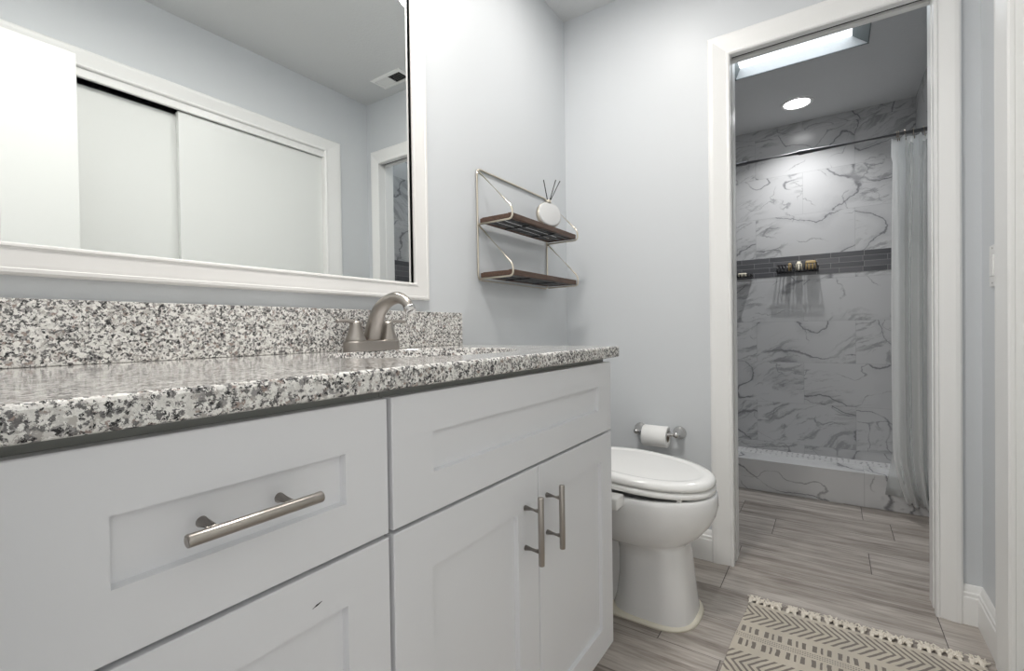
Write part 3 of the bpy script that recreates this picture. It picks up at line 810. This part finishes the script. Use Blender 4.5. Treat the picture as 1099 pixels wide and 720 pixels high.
# lights that give the room its light
def downlight(name, x, y, mat, r, label):
    t = thing(name, label, 'ceiling light', (x, y, CH))
    b = NB(); lathe(b, [(r, 0.0002), (r, .004), (r - .004, .007), (r - .018, .005), (r - .020, .001)], (x, y, CH), (0, 0, -1), 36, cap=False); part('trim_ring', b, M['trim'], t)
    b = NB(); lathe(b, [(0, .0015), (r - .019, .0015), (r - .019, .004), (0, .0052)], (x, y, CH), (0, 0, -1), 36, cap=False); part('lens', b, mat, t, 'glowing white lens')
downlight('recessed_downlight', LX, LY, M['lamp'], .085, 'recessed downlight in the vanity-room ceiling, just caught at the top of the mirror')
downlight('recessed_downlight', 3.68, .18, M['showerlamp'], .094, 'lit recessed downlight in the ceiling above the shower')
t = thing('added_dome_light', 'added unseen round dome light on the vanity-room ceiling', 'ceiling light', (.62, .60, CH))  # fixture added out of view to brighten the room
b = NB(); lathe(b, [(.150, .0003), (.150, .022), (.142, .026)], (.62, .60, CH), (0, 0, -1), 40); part('base', b, M['nickel'], t)
b = NB(); lathe(b, [(.140, .0265), (.138, .040), (.120, .058), (.08, .070), (0, .074)], (.62, .60, CH), (0, 0, -1), 40); part('glass_dome', b, M['globe'], t)
t = thing('added_vanity_light', 'added unseen three-globe light on the wall above the mirror', 'added wall lamp', (.6, W, 2.2))  # globes added out of view above the mirror for more light
b = NB(); box(b, .35, .85, W - .025, W - .0005, 2.17, 2.23, .006); part('back_plate', b, M['nickel'], t)
for x in (.42, .60, .78):
    b = NB(); cyl(b, (x, W - .02, 2.20), (x, W - .085, 2.20), .009, 12); cyl(b, (x, W - .085, 2.19), (x, W - .085, 2.235), .022, 16, .002); a = part('arm', b, M['nickel'], t)
    b = NB(); bmesh.ops.create_uvsphere(b, u_segments=24, v_segments=14, radius=.05, matrix=Matrix.Translation((x, W - .085, 2.275))); smooth(b); part('globe', b, M['globe'], t)

# ================================================================== SHOWER ROOM
RODX, RODZ = 3.10, 1.921
t = thing('shower_curtain_rod', 'dark steel tension rod across the shower above the curb', 'curtain rod', (RODX, .3, RODZ))
b = NB(); tube(b, [(RODX, SYR + .012, RODZ), (RODX, .145, RODZ)], .0125, 16); part('outer_tube', b, M['rodmetal'], t)
b = NB(); tube(b, [(RODX, .1455, RODZ), (RODX, .405, RODZ)], .0095, 16); part('inner_tube', b, M['rodmetal'], t)
b = NB(); tube(b, [(RODX, .4055, RODZ), (RODX, W - .012, RODZ)], .0125, 16); part('outer_tube', b, M['rodmetal'], t)
for y, s in ((SYR, 1), (W, -1)):
    b = NB(); lathe(b, [(.022, 0), (.022, .006), (.016, .012), (.0125, .020)], (RODX, y + s * .0005, RODZ), (0, s, 0), 20); part('end_cap', b, M['rodmetal'], t)

CT, CB = 1.893, .055
def curtain_bm(xo, y0, y1, zt, zb, amp, waves, flare, nu=120, nv=60, ph=0, hem=True, thick=.0015):
    b = NB(); G = []
    for j in range(nv + 1):
        v = j / nv; row = []
        for i in range(nu + 1):
            u = i / nu
            z = zt + (zb - zt) * v
            y = y0 + (y1 - y0) * u
            a = amp * (.75 + .35 * v)
            x = xo + a * math.sin(2 * PI * waves * u + ph + .5 * math.sin(3 * v)) + .35 * a * math.sin(2 * PI * waves * 2.3 * u + 1.3 + 1.1 * v)
            x += flare(v, u)[0]; y += flare(v, u)[1] + .006 * math.sin(2 * PI * waves * u * 1.0 + 1.2)
            if hem and v > .975: x += .006 * math.sin(90 * u + 2); y += .002 * math.sin(140 * u); z += .006 * math.sin(70 * u)
            if v < .02: z += -.010 * (0.5 - .5 * math.cos(2 * PI * u * 5))
            row.append(b.verts.new((x, y, z)))
        G.append(row)
    for j in range(nv):
        for i in range(nu): b.faces.new((G[j][i], G[j][i + 1], G[j + 1][i + 1], G[j + 1][i])).smooth = True
    bmesh.ops.solidify(b, geom=b.faces[:], thickness=thick)
    smooth(b)
    return b
t = thing('shower_curtain', 'white fabric shower curtain gathered at the right of the shower', 'shower curtain', (3.06, -.36, .05))
def fl(v, u):
    y = (1 - u) * (.010 * math.sin(v * PI * .9) - (.050 * ((v - .86) / .14) ** 1.5 if v > .86 else 0) + (.006 if v < .06 else 0))
    return (-.012 * v, y)
part('fabric', curtain_bm(3.052, -.268, -.440, CT, CB, .022, 3.1, fl), M['curtain'], t)
def fl2(v, u):
    return (0, (1 - u) * (.050 * max(0, (v - .80) / .20)) if v > .8 else 0)
part('liner', curtain_bm(3.066, -.280, -.42, CT - .03, .085, .004, 2.2, fl2, 60, 40, 1.0, False, .0006), M['liner'], t, 'translucent liner behind the fabric')
for y in (-.281, -.288, -.312, -.345, -.385, -.425):
    b = NB()
    tube(b, [(RODX - .001 + math.cos(a) * .016, y, RODZ + math.sin(a) * .016) for a in [PI * (-.30 + 1.42 * k / 14) for k in range(15)]] + [(RODX - .030, y, RODZ - .022), (3.055, y, CT - .014), (3.049, y, CT - .022), (3.043, y, CT - .014)], .0016, 8)
    part('hook', b, M['bronze'], t)

# wire caddy with a tan bar, soap dish with soap
def caddy(t, y0, y1, z0, z1, xd, nbars, wr):
    x0, x1 = RX - xd, RX - .006
    b = NB()
    for z in (z0, z1): tube(b, [(x0, y0, z), (x1, y0, z), (x1, y1, z), (x0, y1, z)], wr, 8, closed=True)
    part('rim', b, M['blackwire'], t)
    for k in range(nbars):
        y = y0 + (y1 - y0) * k / (nbars - 1)
        b = NB(); tube(b, fillet([(x0, y, z1), (x0, y, z0), (x1, y, z0), (x1, y, z1)], .006, 3), wr * .95, 8)
        part('wire', b, M['blackwire'], t)
t = thing('wire_shower_caddy', 'black wire basket on the dark mosaic band of the shower wall', 'shower caddy', (RX - .05, .19, 1.352))
caddy(t, .075, .325, 1.352, 1.398, .080, 13, .0036)
b = NB(); tube(b, [(RX - .07, .325, 1.362), (RX - .072, .345, 1.360), (RX - .075, .352, 1.368)], .0028, 8)
part('side_hook', b, M['blackwire'], t)
b = NB(); tube(b, [(RX - .003, .10, 1.44), (RX - .010, .10, 1.43), (RX - .010, .10, 1.40)], .003, 8)
part('wall_hook', b, M['blackwire'], t)
b = NB(); box(b, RX - .066, RX - .026, .085, .150, 1.3585, 1.420, .01, 3); smooth(b)
solo('bath_sponge', b, M['tan'], (RX - .046, .12, 1.3585), 'tan block standing in the right of the black wire basket', 'sponge')
b = NB(); lathe(b, [(0, 0), (.020, 0), (.021, .003), (.021, .045), (.012, .052), (.012, .062), (0, .062)], (RX - .043, .19, 1.3582), seg=20)
solo('small_bottle', b, M['soap'], (RX - .043, .19, 1.3582), 'small cream bottle in the middle of the black wire basket', 'bottle')
b = NB(); box(b, RX - .066, RX - .028, .236, .256, 1.3585, 1.412, .006, 2); smooth(b)
solo('wooden_brush', b, M['tan'], (RX - .046, .246, 1.3585), 'thin tan brush handle in the left of the black wire basket', 'brush')
t = thing('soap_dish', 'small black wire soap dish on the shower wall beside the door jamb', 'soap dish', (RX - .05, .55, 1.325))
caddy(t, .495, .612, 1.330, 1.350, .105, 6, .0036)
b = NB(); box(b, RX - .105, RX - .015, .50, .607, 1.3255, 1.3275); part('tray', b, M['blackwire'], t)
b = NB(); box(b, RX - .090, RX - .030, .525, .585, 1.3345, 1.362, .008, 3); smooth(b)
solo('soap_bar', b, M['soap'], (RX - .06, .555, 1.3345), 'cream soap bar lying in the small black soap dish', 'soap')

# ================================================================== RUG
t = thing('woven_rug', 'cream and grey chevron woven rug with tasselled end on the floor', 'rug', (1.4, -.04, 0))
b = NB(); nx, ny = 60, 40; G = []
for i in range(nx + 1):
    row = []
    x = .70 + (1.797 - .70) * i / nx
    for j in range(ny + 1):
        v = j / ny; yl = .262 - .022 * max(0, (x - 1.39)) / .40; y = -.350 + (yl + .350) * v
        row.append(b.verts.new((x + (.003 * math.sin(9 * v + 1) if i == nx else 0), y + (.0015 * math.sin(17 * x) if j in (0, ny) else 0), .0065 + .0012 * math.sin(11 * v + 5 * x))))
    G.append(row)
for i in range(nx):
    for j in range(ny): b.faces.new((G[i][j], G[i + 1][j], G[i + 1][j + 1], G[i][j + 1])).smooth = True
bmesh.ops.solidify(b, geom=b.faces[:], thickness=-.005)
part('woven_body', b, M['rug'], t)
def tassel_bm(seed):
    rnd = random.Random(seed); b = NB()
    for k in range(9):
        y0 = rnd.uniform(-.009, .009); L = rnd.uniform(.018, .036); R = rnd.uniform(.003, .007); ph = rnd.uniform(0, 6)
        pts = [(-.006, y0 * .4, .004), (.006, y0 * .4, .009)]
        for q in range(9):
            f = q / 8; a = ph + f * rnd.uniform(3.5, 6.5)
            pts.append((.014 + L * f * .8 + R * math.cos(a) * f, y0 * (1 + .5 * f) + R * math.sin(a) * (.3 + f), .005 + .005 * abs(math.sin(2.2 * f + k))))
        tube(b, catmull(pts, 3), .0019, 5)
    lathe(b, [(0, -.004), (.0070, -.001), (.0078, .002), (.006, .007), (0, .009)], (.008, 0, .0085), (1, 0, 0), 8)
    return b
protos = []
for s in range(5):
    b = tassel_bm(s); bmesh.ops.recalc_face_normals(b, faces=b.faces[:])
    me = bpy.data.meshes.new('tassel'); b.to_mesh(me); b.free(); me.materials.append(M['fringe']); protos.append(me)
N_T = 27
first = bpy.data.objects.new('tassel', protos[0])
for k in range(N_T):
    o = first if k == 0 else first.copy()
    o.data = protos[k % 5]; COL.objects.link(o); o.parent = t
    y = -.342 + (.238 + .342) * k / (N_T - 1)
    o.location = (1.797 - 1.4, y + .04, .0)
    o.rotation_euler = (0, 0, random.uniform(-.35, .35))
